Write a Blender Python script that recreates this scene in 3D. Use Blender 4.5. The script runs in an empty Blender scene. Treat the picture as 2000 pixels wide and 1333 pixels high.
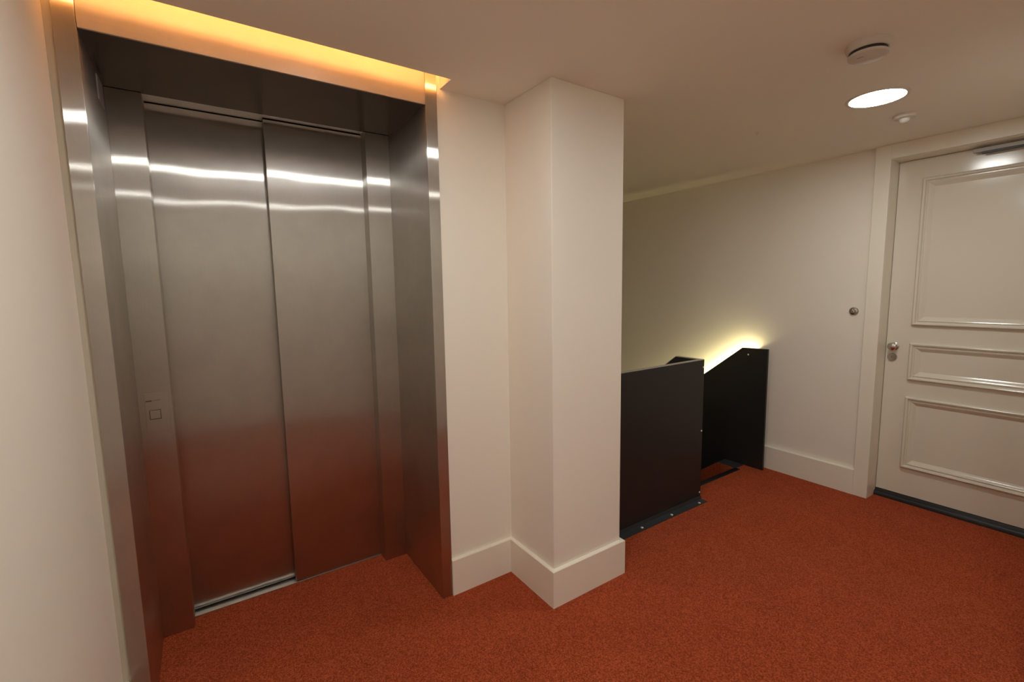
import bpy, bmesh, math
from mathutils import Vector, Matrix

S = bpy.context.scene
COL = S.collection

# ------------------------------------------------------------------ camera
cam = bpy.data.cameras.new('camera')
cam.sensor_width = 36.0
cam.lens = 16.245
cam.clip_start = 0.01
co = bpy.data.objects.new('camera', cam)
COL.objects.link(co)
YAW, PITCH, ROLL = 0.593, -0.113, -0.0162
cy, sy, cp, sp = math.cos(YAW), math.sin(YAW), math.cos(PITCH), math.sin(PITCH)
F = Vector((sy * cp, cy * cp, sp))
R0 = Vector((cy, -sy, 0))
U0 = R0.cross(F)
Rt = R0 * math.cos(ROLL) + U0 * math.sin(ROLL)
Up = -R0 * math.sin(ROLL) + U0 * math.cos(ROLL)
m = Matrix((Rt, Up, -F)).transposed().to_4x4()
m.translation = Vector((0, 0, 1.5))
co.matrix_world = m
S.camera = co

# ------------------------------------------------------------------ world, exposure, lamp strengths
w = bpy.data.worlds.new('world')
S.world = w
w.use_nodes = True
w.node_tree.nodes['Background'].inputs[0].default_value = (0.02, 0.02, 0.02, 1)
w.node_tree.nodes['Background'].inputs[1].default_value = 1.0
S.view_settings.view_transform = 'Standard'
S.view_settings.look = 'None'
S.view_settings.gamma = 1.0
S.view_settings.exposure = 0.0
S.view_settings.use_curve_mapping = False
S.cycles.max_bounces = 14
S.cycles.diffuse_bounces = 8
S.cycles.glossy_bounces = 8
S.cycles.sample_clamp_indirect = 6.0
DOWNLIGHT = 92.0
COVE = 39.0
STAIR_LED = 140.0

# ------------------------------------------------------------------ materials
def mat(name):
    mt = bpy.data.materials.new(name)
    mt.use_nodes = True
    nt = mt.node_tree
    nt.nodes.clear()
    out = nt.nodes.new('ShaderNodeOutputMaterial')
    return mt, nt, out


def N(nt, t, **kw):
    n = nt.nodes.new(t)
    for k, v in kw.items():
        setattr(n, k, v)
    return n


def principled(name, col, rough=0.5, metal=0.0, spec=0.5, bump=0.0, bscale=200.0, var=0.0, vscale=3.0, coat=0.0):
    mt, nt, out = mat(name)
    b = N(nt, 'ShaderNodeBsdfPrincipled')
    b.inputs['Base Color'].default_value = (*col, 1)
    b.inputs['Roughness'].default_value = rough
    b.inputs['Metallic'].default_value = metal
    b.inputs['Specular IOR Level'].default_value = spec
    b.inputs['Coat Weight'].default_value = coat
    b.inputs['Coat Roughness'].default_value = 0.12
    tc = N(nt, 'ShaderNodeTexCoord')
    if var:
        n = N(nt, 'ShaderNodeTexNoise')
        n.inputs['Scale'].default_value = vscale
        n.inputs['Detail'].default_value = 4
        nt.links.new(tc.outputs['Object'], n.inputs['Vector'])
        mr = N(nt, 'ShaderNodeMapRange')
        mr.inputs['To Min'].default_value = 1 - var
        mr.inputs['To Max'].default_value = 1 + var
        nt.links.new(n.outputs['Fac'], mr.inputs['Value'])
        mx = N(nt, 'ShaderNodeVectorMath', operation='SCALE')
        mx.inputs[0].default_value = col
        nt.links.new(mr.outputs['Result'], mx.inputs['Scale'])
        nt.links.new(mx.outputs['Vector'], b.inputs['Base Color'])
    if bump:
        n = N(nt, 'ShaderNodeTexNoise')
        n.inputs['Scale'].default_value = bscale
        n.inputs['Detail'].default_value = 3
        nt.links.new(tc.outputs['Object'], n.inputs['Vector'])
        bp = N(nt, 'ShaderNodeBump')
        bp.inputs['Strength'].default_value = bump
        bp.inputs['Distance'].default_value = 0.002
        nt.links.new(n.outputs['Fac'], bp.inputs['Height'])
        nt.links.new(bp.outputs['Normal'], b.inputs['Normal'])
    nt.links.new(b.outputs[0], out.inputs[0])
    return mt


def emission(name, col, strength):
    mt, nt, out = mat(name)
    e = N(nt, 'ShaderNodeEmission')
    e.inputs[0].default_value = (*col, 1)
    e.inputs[1].default_value = strength
    nt.links.new(e.outputs[0], out.inputs[0])
    return mt


def brushed(name, col=(0.60, 0.57, 0.53), alpha2=0.05, aniso=0.92, soft=0.05, softr=0.5, wavy=0.0, stretch=(120, 120, 1.2)):
    """Brushed stainless steel. UV: u runs along the grain (narrow lobe), so highlights smear across the grain."""
    mt, nt, out = mat(name)
    tc = N(nt, 'ShaderNodeTexCoord')
    mp = N(nt, 'ShaderNodeMapping')
    mp.inputs['Scale'].default_value = stretch
    nt.links.new(tc.outputs['Object'], mp.inputs['Vector'])
    grain = N(nt, 'ShaderNodeTexNoise')
    grain.inputs['Scale'].default_value = 8
    grain.inputs['Detail'].default_value = 2
    nt.links.new(mp.outputs[0], grain.inputs['Vector'])
    smud = N(nt, 'ShaderNodeTexNoise')          # finger marks and cleaning smears
    smud.inputs['Scale'].default_value = 3.5
    smud.inputs['Detail'].default_value = 6
    smud.inputs['Roughness'].default_value = 0.65
    nt.links.new(tc.outputs['Object'], smud.inputs['Vector'])
    a = N(nt, 'ShaderNodeMapRange')
    a.inputs['To Min'].default_value = 0.94
    a.inputs['To Max'].default_value = 1.06
    nt.links.new(grain.outputs['Fac'], a.inputs['Value'])
    c = N(nt, 'ShaderNodeMapRange')
    c.inputs['From Min'].default_value = 0.3
    c.inputs['From Max'].default_value = 0.7
    c.inputs['To Min'].default_value = 0.90
    c.inputs['To Max'].default_value = 1.05
    nt.links.new(smud.outputs['Fac'], c.inputs['Value'])
    ml = N(nt, 'ShaderNodeMath', operation='MULTIPLY')
    nt.links.new(a.outputs[0], ml.inputs[0])
    nt.links.new(c.outputs[0], ml.inputs[1])
    sc = N(nt, 'ShaderNodeVectorMath', operation='SCALE')
    sc.inputs[0].default_value = col
    nt.links.new(ml.outputs[0], sc.inputs['Scale'])
    tg = N(nt, 'ShaderNodeTangent', direction_type='UV_MAP')
    tg.uv_map = 'UVMap'
    g = N(nt, 'ShaderNodeBsdfAnisotropic', distribution='MULTI_GGX')
    g.inputs['Roughness'].default_value = math.sqrt(alpha2)
    g.inputs['Anisotropy'].default_value = aniso
    nt.links.new(sc.outputs[0], g.inputs['Color'])
    nt.links.new(tg.outputs[0], g.inputs['Tangent'])
    g2 = N(nt, 'ShaderNodeBsdfAnisotropic', distribution='MULTI_GGX')
    g2.inputs['Roughness'].default_value = softr
    nt.links.new(sc.outputs[0], g2.inputs['Color'])
    if wavy:
        nz = N(nt, 'ShaderNodeTexNoise')
        nz.inputs['Scale'].default_value = 2.2
        nz.inputs['Detail'].default_value = 1
        nt.links.new(tc.outputs['Object'], nz.inputs['Vector'])
        bp = N(nt, 'ShaderNodeBump')
        bp.inputs['Strength'].default_value = 1.0
        bp.inputs['Distance'].default_value = wavy
        nt.links.new(nz.outputs['Fac'], bp.inputs['Height'])
        nt.links.new(bp.outputs[0], g.inputs['Normal'])
    g1 = N(nt, 'ShaderNodeBsdfAnisotropic', distribution='MULTI_GGX')   # coarser scratches
    g1.inputs['Roughness'].default_value = math.sqrt(alpha2 * 2.0)
    g1.inputs['Anisotropy'].default_value = min(aniso, 0.62)
    nt.links.new(sc.outputs[0], g1.inputs['Color'])
    nt.links.new(tg.outputs[0], g1.inputs['Tangent'])
    mx0 = N(nt, 'ShaderNodeMixShader')
    mx0.inputs[0].default_value = 0.34
    nt.links.new(g.outputs[0], mx0.inputs[1])
    nt.links.new(g1.outputs[0], mx0.inputs[2])
    mix = N(nt, 'ShaderNodeMixShader')
    mix.inputs[0].default_value = soft
    nt.links.new(mx0.outputs[0], mix.inputs[1])
    nt.links.new(g2.outputs[0], mix.inputs[2])
    nt.links.new(mix.outputs[0], out.inputs[0])
    return mt


def carpet():
    mt, nt, out = mat('rust_loop_carpet')
    tc = N(nt, 'ShaderNodeTexCoord')
    # speckle of yarn colours
    n1 = N(nt, 'ShaderNodeTexNoise')
    n1.inputs['Scale'].default_value = 210
    n1.inputs['Detail'].default_value = 2
    nt.links.new(tc.outputs['Object'], n1.inputs['Vector'])
    cr = N(nt, 'ShaderNodeValToRGB')
    e = cr.color_ramp.elements
    e[0].position = 0.33
    e[0].color = (0.205, 0.032, 0.011, 1)
    e[1].position = 0.68
    e[1].color = (0.510, 0.110, 0.042, 1)
    x = e.new(0.5)
    x.color = (0.345, 0.062, 0.021, 1)
    nt.links.new(n1.outputs['Fac'], cr.inputs['Fac'])
    # worn, uneven large patches
    n2 = N(nt, 'ShaderNodeTexNoise')
    n2.inputs['Scale'].default_value = 5
    n2.inputs['Detail'].default_value = 5
    nt.links.new(tc.outputs['Object'], n2.inputs['Vector'])
    mr = N(nt, 'ShaderNodeMapRange')
    mr.inputs['To Min'].default_value = 0.86
    mr.inputs['To Max'].default_value = 1.14
    nt.links.new(n2.outputs['Fac'], mr.inputs['Value'])
    # ribs along y with loops
    wv = N(nt, 'ShaderNodeTexWave', wave_type='BANDS', bands_direction='X', wave_profile='SIN')
    wv.inputs['Scale'].default_value = 62.8
    wv.inputs['Distortion'].default_value = 1.2
    wv.inputs['Detail'].default_value = 1
    wv.inputs['Detail Scale'].default_value = 30
    nt.links.new(tc.outputs['Object'], wv.inputs['Vector'])
    mr2 = N(nt, 'ShaderNodeMapRange')
    mr2.inputs['To Min'].default_value = 0.78
    mr2.inputs['To Max'].default_value = 1.16
    nt.links.new(wv.outputs['Fac'], mr2.inputs['Value'])
    ml = N(nt, 'ShaderNodeMath', operation='MULTIPLY')
    nt.links.new(mr.outputs[0], ml.inputs[0])
    nt.links.new(mr2.outputs[0], ml.inputs[1])
    sc = N(nt, 'ShaderNodeVectorMath', operation='SCALE')
    nt.links.new(cr.outputs[0], sc.inputs[0])
    nt.links.new(ml.outputs[0], sc.inputs['Scale'])
    b = N(nt, 'ShaderNodeBsdfPrincipled')
    b.inputs['Roughness'].default_value = 1.0
    b.inputs['Specular IOR Level'].default_value = 0.08
    b.inputs['Sheen Weight'].default_value = 0.08
    b.inputs['Sheen Roughness'].default_value = 0.5
    b.inputs['Sheen Tint'].default_value = (0.8, 0.3, 0.15, 1)
    nt.links.new(sc.outputs[0], b.inputs['Base Color'])
    ad = N(nt, 'ShaderNodeMath', operation='ADD')
    nt.links.new(n1.outputs['Fac'], ad.inputs[0])
    nt.links.new(wv.outputs['Fac'], ad.inputs[1])
    bp = N(nt, 'ShaderNodeBump')
    bp.inputs['Strength'].default_value = 0.5
    bp.inputs['Distance'].default_value = 0.003
    nt.links.new(ad.outputs[0], bp.inputs['Height'])
    nt.links.new(bp.outputs[0], b.inputs['Normal'])
    nt.links.new(b.outputs[0], out.inputs[0])
    return mt


M = {}
M['wall'] = principled('cream_wall_paint', (0.80, 0.75, 0.66), 0.6, spec=0.25, bump=0.05, bscale=260, var=0.012)
M['ceiling'] = principled('ceiling_paint', (0.80, 0.75, 0.66), 0.8, spec=0.15, bump=0.04, bscale=180)
M['dull_strip'] = principled('dull_strip_paint', (0.50, 0.455, 0.36), 0.7, spec=0.2)  # darker and duller than the wall paint
M['trim'] = principled('gloss_trim_paint', (0.80, 0.752, 0.645), 0.33, spec=0.5, bump=0.02, bscale=60)
M['doorpaint'] = principled('gloss_door_paint', (0.68, 0.63, 0.53), 0.155, spec=0.5, bump=0.03, bscale=14)
M['carpet'] = carpet()
M['steel'] = brushed('steel_vertical_grain', wavy=0.0028)
M['steel_reveal'] = brushed('steel_reveal_vertical_grain', alpha2=0.07, aniso=0.78, soft=0.06)
M['steel_frame'] = brushed('steel_frame_vertical_grain', wavy=0.0002)
M['steel_header'] = brushed('steel_horizontal_grain', alpha2=0.22, aniso=0.6, soft=0.5, softr=0.75, stretch=(1.2, 120, 120), col=(0.62, 0.57, 0.50))
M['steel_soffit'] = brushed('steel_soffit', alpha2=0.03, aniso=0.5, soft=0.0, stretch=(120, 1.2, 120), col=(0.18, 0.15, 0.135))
M['aluminium'] = principled('aluminium', (0.62, 0.60, 0.57), 0.32, 1.0, bump=0.05, bscale=90)
M['closer'] = principled('grey_closer_metal', (0.36, 0.34, 0.31), 0.5, 0.2)
M['chrome'] = principled('satin_nickel', (0.52, 0.49, 0.45), 0.22, 1.0)
M['screw'] = principled('zinc_screw', (0.85, 0.84, 0.82), 0.45, 0.55)
M['laminate'] = principled('black_laminate', (0.0165, 0.0155, 0.0145), 0.42, spec=0.45, bump=0.08, bscale=500)
M['laminate_edge_sheen'] = principled('black_laminate_painted_sheen', (0.33, 0.30, 0.25), 0.5, spec=0.5)  # black edge coloured pale to stand for its grazing reflection
M['flange'] = principled('dark_grey_metal', (0.030, 0.034, 0.037), 0.42, spec=0.5, bump=0.05, bscale=150)
M['rubber'] = principled('black_rubber', (0.009, 0.0095, 0.0105), 0.38, spec=0.5)
M['plastic'] = principled('white_plastic', (0.66, 0.62, 0.54), 0.7, spec=0.15)
M['detector'] = principled('detector_plastic', (0.60, 0.555, 0.475), 0.75, spec=0.12)
M['plastic_clear'] = principled('milky_lens', (0.62, 0.60, 0.52), 0.2, spec=0.5)
M['dark'] = principled('dark_gap', (0.030, 0.027, 0.024), 0.7)
M['plate'] = principled('brushed_plate', (0.52, 0.48, 0.44), 0.38, 1.0, var=0.03, vscale=40)
M['sign'] = principled('grey_plate', (0.30, 0.28, 0.27), 0.45, spec=0.4)
M['ink'] = principled('dark_print', (0.035, 0.028, 0.02), 0.6)
M['downlight'] = emission('downlight_diffuser', (0.985, 1.0, 0.965), DOWNLIGHT)
M['cove'] = emission('cove_tube', (1.0, 0.435, 0.13), COVE)
M['led'] = emission('stair_led', (1.0, 0.88, 0.44), STAIR_LED)

# ------------------------------------------------------------------ mesh helpers (world coordinates in, local out)
def box(bm, x0, x1, y0, y1, z0, z1, bev=0.0):
    t = bmesh.new()
    v = [t.verts.new((x, y, z)) for z in (z0, z1) for y in (y0, y1) for x in (x0, x1)]
    for f in ((0, 2, 3, 1), (4, 5, 7, 6), (0, 1, 5, 4), (2, 6, 7, 3), (0, 4, 6, 2), (1, 3, 7, 5)):
        t.faces.new([v[i] for i in f])
    if bev:
        bmesh.ops.bevel(t, geom=t.edges[:], offset=bev, segments=2, profile=0.5, affect='EDGES')
    me = bpy.data.meshes.new('tmp')
    t.to_mesh(me)
    t.free()
    bm.from_mesh(me)
    bpy.data.meshes.remove(me)
    return bm


def prism(bm, pts, axis, a0, a1):
    """Extrude a closed outline. axis 'x': pts are (y,z); 'y': (x,z); 'z': (x,y)."""
    def P(p, a):
        return {'x': (a, p[0], p[1]), 'y': (p[0], a, p[1]), 'z': (p[0], p[1], a)}[axis]
    lo = [bm.verts.new(P(p, a0)) for p in pts]
    hi = [bm.verts.new(P(p, a1)) for p in pts]
    n = len(pts)
    bm.faces.new(lo)
    bm.faces.new(hi[::-1])
    for i in range(n):
        bm.faces.new((lo[i], hi[i], hi[(i + 1) % n], lo[(i + 1) % n]))
    return bm


def lathe(bm, profile, centre, axis='z', seg=48):
    """profile: list of (radius, height) along the axis."""
    rings = []
    for r, h in profile:
        ring = []
        if r < 1e-6:
            p = {'z': (0, 0, h), 'x': (h, 0, 0), 'y': (0, h, 0)}[axis]
            ring.append(bm.verts.new(Vector(centre) + Vector(p)))
        else:
            for i in range(seg):
                a = 2 * math.pi * i / seg
                c, s = r * math.cos(a), r * math.sin(a)
                p = {'z': (c, s, h), 'x': (h, c, s), 'y': (s, h, c)}[axis]
                ring.append(bm.verts.new(Vector(centre) + Vector(p)))
        rings.append(ring)
    for A, B in zip(rings, rings[1:]):
        for i in range(seg):
            j = (i + 1) % seg
            if len(A) == 1 and len(B) == 1:
                continue
            if len(A) == 1:
                bm.faces.new((A[0], B[i], B[j]))
            elif len(B) == 1:
                bm.faces.new((A[i], B[0], A[j]))
            else:
                bm.faces.new((A[i], B[i], B[j], A[j]))
    return bm


def wpos(o):
    p = Vector((0, 0, 0))
    while o:
        p += o.location
        o = o.parent
    return p


def obj(name, bm, material, parent=None, uv=None, smooth=False):
    bmesh.ops.recalc_face_normals(bm, faces=bm.faces[:])
    me = bpy.data.meshes.new(name)
    if uv:
        lay = bm.loops.layers.uv.new('UVMap')
        ax = {'x': 0, 'y': 1, 'z': 2}
        for f in bm.faces:
            n = f.normal
            k = max(range(3), key=lambda i: abs(n[i]))
            g = ax[uv]
            if g == k:
                g = (k + 1) % 3
            o2 = 3 - k - g
            for l in f.loops:
                l[lay].uv = (l.vert.co[g], l.vert.co[o2])
    o = bpy.data.objects.new(name, me)
    COL.objects.link(o)
    if parent:
        org = wpos(parent)
        o.parent = parent
    else:
        xs = [v.co.x for v in bm.verts]
        ys = [v.co.y for v in bm.verts]
        zs = [v.co.z for v in bm.verts]
        org = Vector(((min(xs) + max(xs)) / 2, (min(ys) + max(ys)) / 2, min(zs)))
        o.location = org
    bmesh.ops.translate(bm, verts=bm.verts[:], vec=-org)
    if smooth:
        for f in bm.faces:
            f.smooth = True
    bm.to_mesh(me)
    bm.free()
    me.materials.append(material)
    if smooth:
        try:
            me.set_sharp_from_angle(angle=math.radians(35))
        except Exception:
            pass
    return o


def B():
    return bmesh.new()


def thing(name, label, cat, loc, group=None):
    o = bpy.data.objects.new(name, None)
    o.empty_display_size = 0.1
    COL.objects.link(o)
    o.location = loc
    return tag(o, label, cat, group)


def tag(o, label, cat, group=None):
    o['label'] = label
    o['category'] = cat
    if group:
        o['group'] = group
    return o


def struct(o, label=None, cat=None):
    o['kind'] = 'structure'
    if label:
        o['label'] = label
    if cat:
        o['category'] = cat
    return o


# ------------------------------------------------------------------ measured room (metres)
ZC = 2.379                        # ceiling
XL = -0.312                       # left wall
YW = 1.950                        # lift wall
YP = 1.938                        # face of steel surround
XL0, XL1, XR1, XR0 = -0.292, -0.239, 0.877, 0.930
ZH = 2.296                        # underside of steel header
YI = 2.415                        # inner steel panels
XA, XB, XC = -0.126, 0.756, 0.310
YD2, YD1 = 2.491, 2.538
PX0, PX1, PY = 1.291, 1.732, 1.592  # pillar
XW = 3.788                        # door wall
YB = -0.75                        # wall behind the camera
YN = 0.226                        # near wall right of the camera
XN = 2.465
SX0, SX1, SY = 1.742, 3.56, 2.0   # stairwell opening
YE = 4.6
XS, YSL = 0.951, 1.838            # light slot in the ceiling

# ------------------------------------------------------------------ setting
b = B()
box(b, XL - 0.1, SX0, YB - 0.1, 2.62, -0.15, 0)
box(b, SX0, 4.2, YB - 0.1, 1.90, -0.15, 0)
box(b, 2.80, SX1, 1.90, SY, -0.15, 0)
box(b, SX1, XW + 0.01, 1.90, 2.015, -0.15, 0)
struct(obj('floor', b, M['carpet']), 'rust red loop pile carpet covering the landing', 'floor')

b = B()
box(b, XL - 0.1, XS, YB - 0.1, YSL, ZC, ZC + 0.03)
box(b, XS, XW + 0.2, YB - 0.1, YE + 0.1, ZC, ZC + 0.03)
struct(obj('ceiling', b, M['ceiling']), 'plain cream painted ceiling with a slot over the lift', 'ceiling')
# cavity above the slot
b = B()
box(b, XL - 0.1, XS + 0.1, 1.62, YW + 0.2, 2.62, 2.66)
box(b, XL - 0.1, XS + 0.1, 1.60, 1.62, ZC + 0.03, 2.66)
box(b, XS, XS + 0.1, 1.62, YW, ZC + 0.03, 2.62)
struct(obj('trim_1', b, M['ceiling']), 'cavity above the ceiling slot that hides the warm tube', 'cove')

b = B()
box(b, XL - 0.1, XL, YB - 0.1, 2.1, 0, 2.62)
struct(obj('wall_left', b, M['wall']), 'cream wall close beside the left steel jamb', 'wall')
b = B()
box(b, XR0, PX0 + 0.05, YW, 2.1, 0, 2.62)
box(b, XL, XR0, YW + 0.02, 2.62, ZH + 0.06, 2.62)
box(b, XL, XL1 - 0.03, 2.1, 2.62, 0, 2.62)
box(b, XR1 + 0.03, PX0, 2.1, 2.62, 0, 2.62)
box(b, XL, PX0, 2.66, 2.75, 0, 2.62)
struct(obj('wall_lift', b, M['wall']), 'cream wall strip between the steel surround and the pillar', 'wall')
b = B()
box(b, PX0, PX1, PY, 2.4, 0, ZC, 0.003)
struct(obj('pillar', b, M['wall']), 'square cream pillar between the lift and the stairwell', 'pillar')
b = B()
box(b, XW, XW + 0.2, 1.192, YE, -3.0, ZC)
box(b, XW, XW + 0.2, 0.18, 1.192, ZH, ZC)
box(b, XW, XW + 0.2, YN - 0.02, 0.19, 0, ZC)
struct(obj('wall_right', b, M['wall']), 'long cream wall holding the panelled door and running down the stairs', 'wall')
b = B()
box(b, PX1 - 0.1, XW + 0.2, YE, YE + 0.1, -3.0, ZC)
struct(obj('wall_stairwell_end', b, M['wall']))
b = B()
box(b, PX1 - 0.1, PX1, 2.4, YE, -3.0, ZC)
box(b, PX1 - 0.1, PX1 + 0.01, 1.9, 2.4, -3.0, -0.15)
box(b, PX1, XW, 1.80, 1.90, -3.0, -0.15)
struct(obj('wall_stairwell_side', b, M['wall']))
b = B()
box(b, PX1 - 0.1, XW + 0.2, 1.8, YE + 0.1, -3.1, -3.0)
struct(obj('floor_stairwell', b, M['carpet']))
b = B()
box(b, XL - 0.1, XN, YB - 0.1, YB, 0, ZC)
struct(obj('wall_back', b, M['wall']))
b = B()
box(b, XN, XW + 0.2, YB - 0.1, YN, 0, ZC)
struct(obj('wall_near', b, M['wall']))

b = B()
box(b, XL, XL0, YW - 0.005, 2.1, 0, 2.62)
struct(obj('trim_4', b, M['dull_strip']), 'dull strip between the left wall and the steel jamb', 'trim')

# baseboards: board with a small chamfer along the top
HB, TB = 0.1827, 0.0165
def baseboard(name, path, top=HB, t=TB):
    """Sweep the board along a path; the room lies to the right of the walking direction."""
    c = 0.003
    prof = [(0, 0), (t, 0), (t, top - c), (t - c, top), (0, top)]
    n = len(path)
    dirs = [(Vector(path[i + 1]) - Vector(path[i])).normalized() for i in range(n - 1)]
    nor = [Vector((d.y, -d.x)) for d in dirs]
    b = B()
    rings = []
    for i in range(n):
        if i == 0:
            off = nor[0]
        elif i == n - 1:
            off = nor[-1]
        else:
            off = nor[i - 1] + nor[i]
        rings.append([b.verts.new((path[i][0] + off.x * u, path[i][1] + off.y * u, z)) for u, z in prof])
    k = len(prof)
    for A, Bq in zip(rings, rings[1:]):
        for i in range(k):
            b.faces.new((A[i], A[(i + 1) % k], Bq[(i + 1) % k], Bq[i]))
    b.faces.new(rings[0][::-1])
    b.faces.new(rings[-1])
    return struct(obj(name, b, M['trim']))

T2 = 0.0205
baseboard('baseboard_pillar', [(XR0, YW), (PX0, YW), (PX0, PY), (PX1, PY), (PX1, 1.845)], t=T2)
baseboard('baseboard_left', [(XL, YB), (XL, YW - 0.007)])
baseboard('baseboard_right', [(XW, 1.99), (XW, 1.266)], t=0.0295)
baseboard('baseboard_near', [(XW, YN), (XN, YN), (XN, YB)])

# door casing, jamb lining and fine ceiling line
YCA, YCB = 1.266, 1.181
b = B()
box(b, XW - 0.030, XW, YCB, YCA, 0, ZC, 0.002)
box(b, XW - 0.030, XW, 0.10, YCB, 2.289, ZC, 0.002)
box(b, XW - 0.030, XW, 0.10, 0.19, 0, 2.289, 0.002)
box(b, XW - 0.001, 3.955, YCB, 1.192, 0, 2.289)
box(b, XW - 0.001, 3.955, 0.18, YCB, 2.286, 2.296)
struct(obj('trim_2', b, M['trim']), 'cream door casing and jamb lining around the panelled door', 'door frame')
b = B()
box(b, XW - 0.009, XW, 1.9, YE, ZC - 0.009, ZC)
struct(obj('trim_3', b, M['trim']), 'thin bead where the ceiling meets the stair wall', 'trim')

# ------------------------------------------------------------------ panelled door (structure with parts)
XD = 3.91
door = bpy.data.objects.new('door_1', None)
COL.objects.link(door)
door.location = (XD + 0.02, 0.68, 0)
struct(door, 'cream gloss painted panelled door in the right wall', 'door')
b = B()
DY0, DY1 = 0.195, 1.178
YO, YOR = 1.050, 0.323
PAN = ((1.215, 2.160), (0.848, 1.100), (0.241, 0.736))
# leaf built as stiles and rails around recessed fields
zb = [0.050] + [v for p in reversed(PAN) for v in (p[0] + 0.02, p[1] - 0.02)] + [2.283]
for i in range(0, 8, 2):
    box(b, XD, XD + 0.045, YOR + 0.02, YO - 0.02, zb[i], zb[i + 1])
box(b, XD, XD + 0.045, YO - 0.02, DY1, 0.050, 2.283)
box(b, XD, XD + 0.045, DY0, YOR + 0.02, 0.050, 2.283)
leaf = obj('door_leaf', b, M['doorpaint'], door)
# bolection moulding: (inset from outer edge, height above the door face)
PROF = [(0.0, 0.0), (0.0, 0.013), (0.004, 0.019), (0.011, 0.022), (0.019, 0.020), (0.024, 0.013), (0.026, 0.007),
        (0.032, 0.007), (0.037, 0.012), (0.043, 0.010), (0.054, 0.002), (0.066, -0.004), (0.070, -0.006), (0.070, -0.012), (0.0, -0.012)]
for z0, z1 in PAN:
    b = B()
    box(b, XD + 0.006, XD + 0.03, YOR + 0.021, YO - 0.021, z0 + 0.021, z1 - 0.021)
    pn = obj('panel', b, M['doorpaint'], door)
    # four mitred strips
    for side in range(4):
        b = B()
        ends = []
        for e in (0, 1):
            ring = []
            for u, h in PROF:
                u *= 0.84
                yl, yr, zl, zh = YO - u, YOR + u, z0 + u, z1 - u
                if side == 0:
                    p = (yl, zl if e == 0 else zh)
                elif side == 1:
                    p = (yl if e == 0 else yr, zh)
                elif side == 2:
                    p = (yr, zh if e == 0 else zl)
                else:
                    p = (yr if e == 0 else yl, zl)
                ring.append(b.verts.new((XD - h, p[0], p[1])))
            ends.append(ring)
        n = len(PROF)
        b.faces.new(ends[0])
        b.faces.new(ends[1][::-1])
        for i in range(n):
            b.faces.new((ends[0][i], ends[0][(i + 1) % n], ends[1][(i + 1) % n], ends[1][i]))
        obj('panel_moulding', b, M['doorpaint'], pn, smooth=True)
# knob and lock
KY, KZ = 1.131, 1.072
b = lathe(B(), [(0, 0), (0.027, 0), (0.027, -0.004), (0.024, -0.006), (0.010, -0.007), (0.009, -0.020), (0.016, -0.026), (0.0245, -0.034),
                (0.0265, -0.042), (0.023, -0.049), (0.013, -0.0535), (0, -0.055)], (XD, KY + 0.004, KZ - 0.004), 'x')
o = obj('door_knob', b, M['chrome'], door, smooth=True)
o['label'] = 'round satin metal knob'
b = lathe(B(), [(0, 0), (0.0265, 0), (0.0265, -0.008), (0.024, -0.011), (0.012, -0.011), (0.012, -0.013), (0, -0.013)], (XD, 1.140, 0.994), 'x')
lk = obj('lock', b, M['chrome'], door, smooth=True)
lk['label'] = 'round metal keyhole rose below the knob'
b = B()
box(b, XD - 0.0140, XD - 0.012, 1.139, 1.141, 0.988, 1.000)
obj('keyhole', b, M['dark'], lk)

# threshold bar under the door
b = B()
prism(b, [(3.885, 0), (3.886, 0.016), (3.892, 0.027), (3.902, 0.031), (3.906, 0.028), (3.912, 0.046), (3.95, 0.046), (3.95, 0)], 'y', 0.19, 1.181)
tag(obj('door_threshold', b, M['rubber'], smooth=True), 'black rubber threshold bar on the carpet under the panelled door', 'threshold')

# door closer slide rail
dc = thing('door_closer', 'slim grey closer rail along the top edge of the panelled door', 'door closer', (3.865, 0.5, 2.246))
b = B()
box(b, 3.853, 3.880, 0.20, 0.818, 2.250, 2.274, 0.003)
obj('rail', b, M['closer'], dc)
b = B()
box(b, 3.857, 3.876, 0.20, 0.780, 2.240, 2.250, 0.001)
obj('slide_track', b, M['flange'], dc)
b = B()
box(b, 3.88, XD, 0.55, 0.60, 2.254, 2.270)
obj('bracket', b, M['closer'], dc)
b = B()
box(b, 3.88, XD, 0.76, 0.80, 2.254, 2.270)
obj('bracket', b, M['closer'], dc)

# ------------------------------------------------------------------ lift surround
lift = thing('elevator_surround', 'deep brushed stainless steel surround framing the two lift doors', 'elevator', (0.319, 2.2, 0))
ZT = 2.56
for (xo, xi) in ((XL0, XL1), (XR0, XR1)):
    b = B()
    x0, x1 = sorted((xo, xi))
    box(b, x0, x1, YP, YP + 0.010, 0.002, ZT, 0.0012)
    obj('jamb', b, M['steel_frame'], lift, uv='z')
b = B()
box(b, XL1 - 0.02, XL1, YP + 0.0095, YI + 0.05, 0.002, ZH + 0.02)
obj('reveal', b, M['steel_reveal'], lift, uv='z')
b = B()
box(b, XR1, XR1 + 0.02, YP + 0.0095, YI + 0.05, 0.002, ZH + 0.02)
obj('reveal', b, M['steel_reveal'], lift, uv='z')
b = B()
box(b, XL1 + 0.0012, XR1 - 0.0012, YP + 0.001, YP + 0.010, ZH, ZT, 0.001)
obj('header', b, M['steel_header'], lift, uv='x')
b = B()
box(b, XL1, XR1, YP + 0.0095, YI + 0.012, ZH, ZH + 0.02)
obj('soffit', b, M['steel_soffit'], lift, uv='y')
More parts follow.
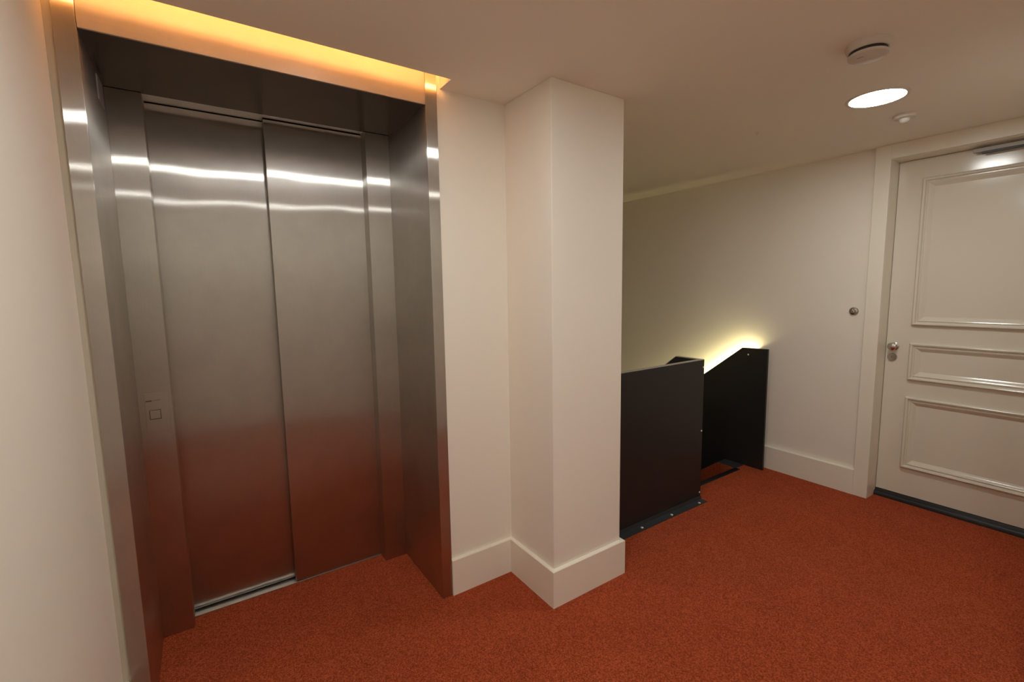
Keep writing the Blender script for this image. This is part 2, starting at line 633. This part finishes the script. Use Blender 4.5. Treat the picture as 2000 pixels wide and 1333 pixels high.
for k, (x0, x1) in enumerate(((XL1, XA), (XB, XR1))):
    b = B()
    box(b, x0, x1, YI, YI + 0.012, 0.002, ZH - 0.001, 0.001)
    # return into the door track
    if k == 0:
        box(b, x1 - 0.012, x1, YI + 0.011, YD1 + 0.004, 0.002, ZH + 0.02)
    else:
        box(b, x0, x0 + 0.012, YI + 0.011, YD2 + 0.06, 0.002, ZH + 0.02)
    obj('inner_panel', b, M['steel_frame'], lift, uv='z')
b = B()
box(b, XA, XB, YI + 0.012, YD2 - 0.005, 2.302, 2.33)
box(b, XA, XC, YD2 - 0.005, YD1 - 0.005, 2.302, 2.33)
obj('door_track', b, M['aluminium'], lift)
b = B()
box(b, XA - 0.02, XB + 0.03, YD1 + 0.045, YD1 + 0.055, 0, 2.4)
box(b, XA - 0.05, XB + 0.05, YD2 + 0.02, YD1 + 0.05, 2.335, 2.36)
obj('backing', b, M['dark'], lift)
# grooved sill
b = B()
for y0, y1, z in ((2.4895, 2.511, 0.007), (2.516, 2.533, 0.003)):
    box(b, XA, XB, y0, y1, 0.0, z, 0.001)
box(b, XA, XB, 2.49, 2.60, 0.0, 0.001)
obj('sill', b, M['aluminium'], lift)

# two sliding door leaves (telescopic, one behind the other)
dl = thing('elevator_door', 'left steel lift door leaf, set back behind the other above the bare sill', 'elevator door', (0.1, YD1, 0.01), 'sliding lift doors')
b = B()
box(b, XA - 0.0005, XC + 0.05, YD1, YD1 + 0.025, 0.012, 2.299, 0.0015)
obj('leaf', b, M['steel'], dl, uv='z')
dr = thing('elevator_door', 'right steel lift door leaf, standing in front and hiding its sill', 'elevator door', (0.53, YD2, 0.01), 'sliding lift doors')
b = B()
box(b, XC, XB + 0.03, YD2, YD2 + 0.025, 0.012, 2.298, 0.0015)
obj('leaf', b, M['steel'], dr, uv='z')
b = B()
box(b, XC + 0.001, XC + 0.012, YD2 + 0.024, YD1 - 0.006, 0.012, 2.298)
o = obj('edge_return', b, M['flange'], dr)

# call panel
cp_ = thing('elevator_call_panel', 'small steel call plate with one square button on the left inner panel', 'call button', (-0.176, YI, 0.92))
b = B()
box(b, -0.218, -0.137, YI - 0.003, YI + 0.001, 0.923, 1.090, 0.0008)
pl = obj('plate', b, M['steel_frame'], cp_, uv='z')
b = B()
box(b, -0.2055, -0.1665, YI - 0.0034, YI - 0.0029, 0.978, 1.018)
obj('button_gap', b, M['dark'], cp_)
b = B()
box(b, -0.2035, -0.1685, YI - 0.007, YI - 0.002, 0.980, 1.016, 0.0015)
obj('button', b, M['steel_frame'], cp_, uv='z')
# maker's line: a short bold word, then a thin one (too small in the photograph to read)
b = B()
x = -0.2135
for k in range(4):
    box(b, x, x + 0.0040, YI - 0.0034, YI - 0.0029, 1.0545, 1.0605)
    x += 0.0051
o = obj('bold_print', b, M['ink'], cp_)
b = B()
x += 0.002
for k in range(9):
    box(b, x, x + 0.0018, YI - 0.0033, YI - 0.0029, 1.0565 + 0.0002 * k, 1.0595 + 0.0002 * k)
    x += 0.0031
obj('thin_print', b, M['ink'], cp_)

# plate on the left reveal
b = B()
box(b, XL1 - 0.001, XL1 + 0.004, 2.235, 2.352, 2.190, 2.276, 0.001)
tag(obj('indicator_plate', b, M['sign']), 'small grey plate high on the left steel reveal', 'plate')

# ------------------------------------------------------------------ warm tube in the slot
ct = thing('cove_light', 'warm amber tube hidden in the ceiling slot above the lift', 'light', (0.32, 1.77, 2.41))
b = B()
lathe(b, [(0, -0.615), (0.011, -0.615), (0.011, 0.615), (0, 0.615)], (0.325, 1.765, 2.445), 'x', 16)
obj('tube', b, M['cove'], ct, smooth=True)
b = B()
box(b, -0.30, 0.945, 1.752, 1.778, 2.409, 2.430)
obj('batten_block', b, M['plastic'], ct)

# ------------------------------------------------------------------ downlights
def downlight(x, y, label):
    t = thing('ceiling_downlight', label, 'downlight', (x, y, ZC), 'ceiling downlights')
    b = lathe(B(), [(0.110, 0.0), (0.110, -0.003), (0.113, -0.004), (0.124, -0.0015), (0.126, 0.0)], (x, y, ZC), 'z', 64)
    obj('trim_ring', b, M['plastic'], t, smooth=True)
    b = lathe(B(), [(0, -0.0025), (0.1095, -0.0025), (0.1095, -0.0005), (0, -0.0005)], (x, y, ZC), 'z', 64)
    obj('diffuser', b, M['downlight'], t)
downlight(2.765, 0.942, 'round white ceiling downlight, lit, between the smoke detector and the door')
downlight(0.55, 1.0, 'round ceiling downlight above the carpet in front of the lift doors')
downlight(0.57, -0.36, 'round ceiling downlight second from the lift, behind the viewpoint')

# smoke detector
sx, sy_ = 2.1291, 0.7632
sd = thing('smoke_detector', 'round white smoke detector with a dark vent slot beside the downlight', 'smoke detector', (sx, sy_, ZC))
b = lathe(B(), [(0, 0), (0.072, 0), (0.071, -0.010), (0.068, -0.019), (0.062, -0.024), (0, -0.024)], (sx, sy_, ZC))
obj('base', b, M['detector'], sd, smooth=True)
b = lathe(B(), [(0, -0.023), (0.058, -0.023), (0.058, -0.037), (0, -0.037)], (sx, sy_, ZC))
o = obj('vent', b, M['dark'], sd, smooth=True)
o['label'] = 'dark ring gap'
b = lathe(B(), [(0, -0.0345), (0.061, -0.0345), (0.063, -0.037), (0.062, -0.044), (0.055, -0.048), (0, -0.049)], (sx, sy_, ZC))
obj('cap', b, M['detector'], sd, smooth=True)
b = B()
box(b, sx - 0.030, sx - 0.026, sy_ + 0.004, sy_ + 0.024, ZC - 0.0502, ZC - 0.047, 0.0005)
obj('test_slot', b, M['sign'], sd)

# motion sensor
mx_, my_ = 3.17, 0.95
ms = thing('motion_sensor', 'small white dome sensor on the ceiling nearest the door', 'sensor', (mx_, my_, ZC))
b = lathe(B(), [(0, 0), (0.050, 0), (0.050, -0.008), (0.046, -0.016), (0.032, -0.020), (0, -0.020)], (mx_, my_, ZC))
obj('base', b, M['plastic'], ms, smooth=True)
b = lathe(B(), [(0.024, -0.018), (0.0235, -0.026), (0.019, -0.034), (0.010, -0.039), (0, -0.040)], (mx_, my_, ZC))
obj('lens', b, M['plastic_clear'], ms, smooth=True)

# tiny ceiling pin
b = lathe(B(), [(0, 0), (0.010, 0), (0.010, -0.003), (0.004, -0.004), (0.004, -0.010), (0, -0.012)], (2.773, 1.522, ZC), 'z', 24)
tag(obj('ceiling_pin', b, M['plastic'], smooth=True), 'tiny metal pin in the ceiling in front of the stairwell', 'fitting')

# wall disc
wd = thing('wall_key_switch', 'small round metal key switch on the wall beside the door casing', 'switch', (XW, 1.339, 1.305))
b = lathe(B(), [(0, 0), (0.028, 0), (0.028, -0.006), (0.025, -0.010), (0.015, -0.012), (0.014, -0.018), (0, -0.018)], (XW, 1.339, 1.305), 'x')
obj('rose', b, M['chrome'], wd, smooth=True)
b = B()
box(b, -0.0016, 0.0016, -0.002, 0.002, -0.011, 0.011)
bmesh.ops.rotate(b, verts=b.verts[:], cent=(0, 0, 0), matrix=Matrix.Rotation(math.radians(-35), 3, 'X'))
bmesh.ops.translate(b, verts=b.verts[:], vec=(XW - 0.0185, 1.337, 1.309))
obj('key_slot', b, M['screw'], wd)

# ------------------------------------------------------------------ stairs
RISE, GO = 0.19, 0.240
st = thing('staircase', 'carpeted flight going down behind the black balustrade', 'stairs', (3.1, 3.0, -1.9))
b = B()
box(b, 2.83, SX1, SY - 0.022, SY + 0.022, -0.04, 0.005, 0.004)
o = obj('nosing', b, M['rubber'], st)
for k in range(9):
    z = -RISE * (k + 1)
    y0 = SY + 0.0 + GO * k
    b = B()
    box(b, 2.829, SX1 - 0.0065, y0, y0 + GO + 0.02, z - 0.03, z)
    tr = obj('tread', b, M['carpet'], st)
    b = B()
    box(b, 2.829, SX1 - 0.0065, y0 + GO - 0.015, y0 + GO + 0.022, z - 0.035, z + 0.004, 0.003)
    obj('tread_nosing', b, M['rubber'], tr)
    b = B()
    box(b, 2.829, SX1 - 0.0065, y0 - 0.012, y0, z, z + RISE - 0.032)
    obj('riser', b, M['carpet'], st)
b = B()
SLP = 0.79
YK = 2.18
pts = [(2.016, 0.003), (YK, 0.003), (4.4, 0.003 - SLP * (4.4 - YK)), (4.4, -0.30 - SLP * (4.4 - YK)), (2.016, -0.30)]
prism(b, pts, 'x', SX1, 3.679)
obj('stringer', b, M['flange'], st)
b = B()
pts = [(2.023, -0.001), (YK, -0.001), (4.4, -0.001 - SLP * (4.4 - YK)), (4.4, -0.29 - SLP * (4.4 - YK)), (2.023, -0.29)]
prism(b, pts, 'x', SX1 - 0.006, SX1 - 0.0002)
obj('side_lining', b, M['carpet'], st)

# ------------------------------------------------------------------ black balustrade panels
def screws(parent, pts, axis, d, k=1.0):
    for p in pts:
        b = lathe(B(), [(0, 0), (0.0068 * k, 0), (0.0062 * k, 0.0025 * d), (0.0035 * k, 0.0042 * d), (0, 0.0046 * d)], p, axis, 16)
        obj('screw', b, M['screw'], parent, smooth=True)

fp = thing('balustrade_panel', 'wide black front balustrade panel beside the cream pillar', 'balustrade', (2.28, 1.86, 0), 'black stair panels')
b = B()
box(b, PX1 + 0.022, 2.827, 1.850, 1.880, -0.002, 0.996, 0.001)
obj('panel', b, M['laminate'], fp)
b = B()
box(b, PX1 + 0.022, 2.827, 1.8503, 1.8797, 0.996, 1.000, 0.0005)
o = obj('top_edge', b, M['laminate_edge_sheen'], fp)
o['label'] = 'paler grey brown top edge, reflected light put into its colour'
b = B()
prism(b, [(1.798, 0.0005), (1.798, 0.005), (1.844, 0.006), (1.8465, 0.028), (1.8495, 0.028), (1.8495, 0.0005)], 'x', PX1 + 0.022, 2.830)
fl = obj('floor_flange', b, M['flange'], fp)
screws(fl, [(2.182, 1.821, 0.0055), (2.468, 1.817, 0.0055), (2.762, 1.813, 0.0055), (1.90, 1.822, 0.0055)], 'z', 1, 1.35)
screws(fp, [(2.818, 1.850, 0.945), (2.817, 1.850, 0.499), (2.815, 1.850, 0.055)], 'y', -1)

ip = thing('balustrade_panel', 'black panel sloping down the stairs behind the front panel, mostly hidden', 'balustrade', (2.81, 3.0, -1.0), 'black stair panels')
YS1 = 2.060
b = B()
pts = [(1.881, -0.02), (1.881, 0.996), (YS1, 0.996), (4.4, 0.996 - SLP * (4.4 - YS1)), (4.4, -0.35 - SLP * (4.4 - YS1)), (2.05, -0.35), (2.05, -0.02)]
prism(b, pts, 'x', 2.800, 2.8285)
obj('panel', b, M['laminate'], ip)
b = B()
pts = [(1.881, 0.996), (1.881, 1.000), (YS1 + 0.0015, 1.000), (4.4, 1.000 - SLP * (4.4 - YS1)), (4.4, 0.996 - SLP * (4.4 - YS1)), (YS1, 0.996)]
prism(b, pts, 'x', 2.8003, 2.8282)
obj('top_edge', b, M['laminate_edge_sheen'], ip)

rp = thing('balustrade_panel', 'black panel standing off the right wall, its top sloping into the lit stairwell', 'balustrade', (3.69, 3.0, -1.0), 'black stair panels')
b = B()
YR0, YR1, ZR = 1.862, 2.068, 0.986
pts = [(YR0, 0.004), (YR0, ZR + 0.006), (YR1, ZR), (4.4, ZR - SLP * (4.4 - YR1)), (4.4, -0.35 - SLP * (4.4 - YR1)), (2.04, -0.35), (2.04, 0.004)]
prism(b, pts, 'x', 3.680, 3.700)
obj('panel', b, M['laminate'], rp)
screws(rp, [(3.680, 2.016, 0.934)], 'x', -1)
b = B()
box(b, 3.7001, XW - 0.0005, 1.972, 1.996, 0.19, ZR - 0.012)
obj('batten_block', b, M['trim'], rp)  # added block that stops the strip light leaking past the panel end

# LED strip behind the right panel
lp = thing('stair_light_strip', 'warm light strip hidden behind the right black panel, washing the stair wall', 'light', (3.72, 3.0, 0.3))
b = B()
def led_path(o):
    return [(2.005, ZR - o), (YR1, ZR - o), (4.4, ZR - o - SLP * (4.4 - YR1))]
up, lo = led_path(0.035), led_path(0.047)
prism(b, up + lo[::-1], 'x', 3.7020, 3.7050)
obj('led_strip', b, M['led'], lp)
b = B()
up, lo = led_path(0.050), led_path(0.053)
prism(b, up + lo[::-1], 'x', 3.7002, 3.7100)
obj('channel', b, M['aluminium'], lp)
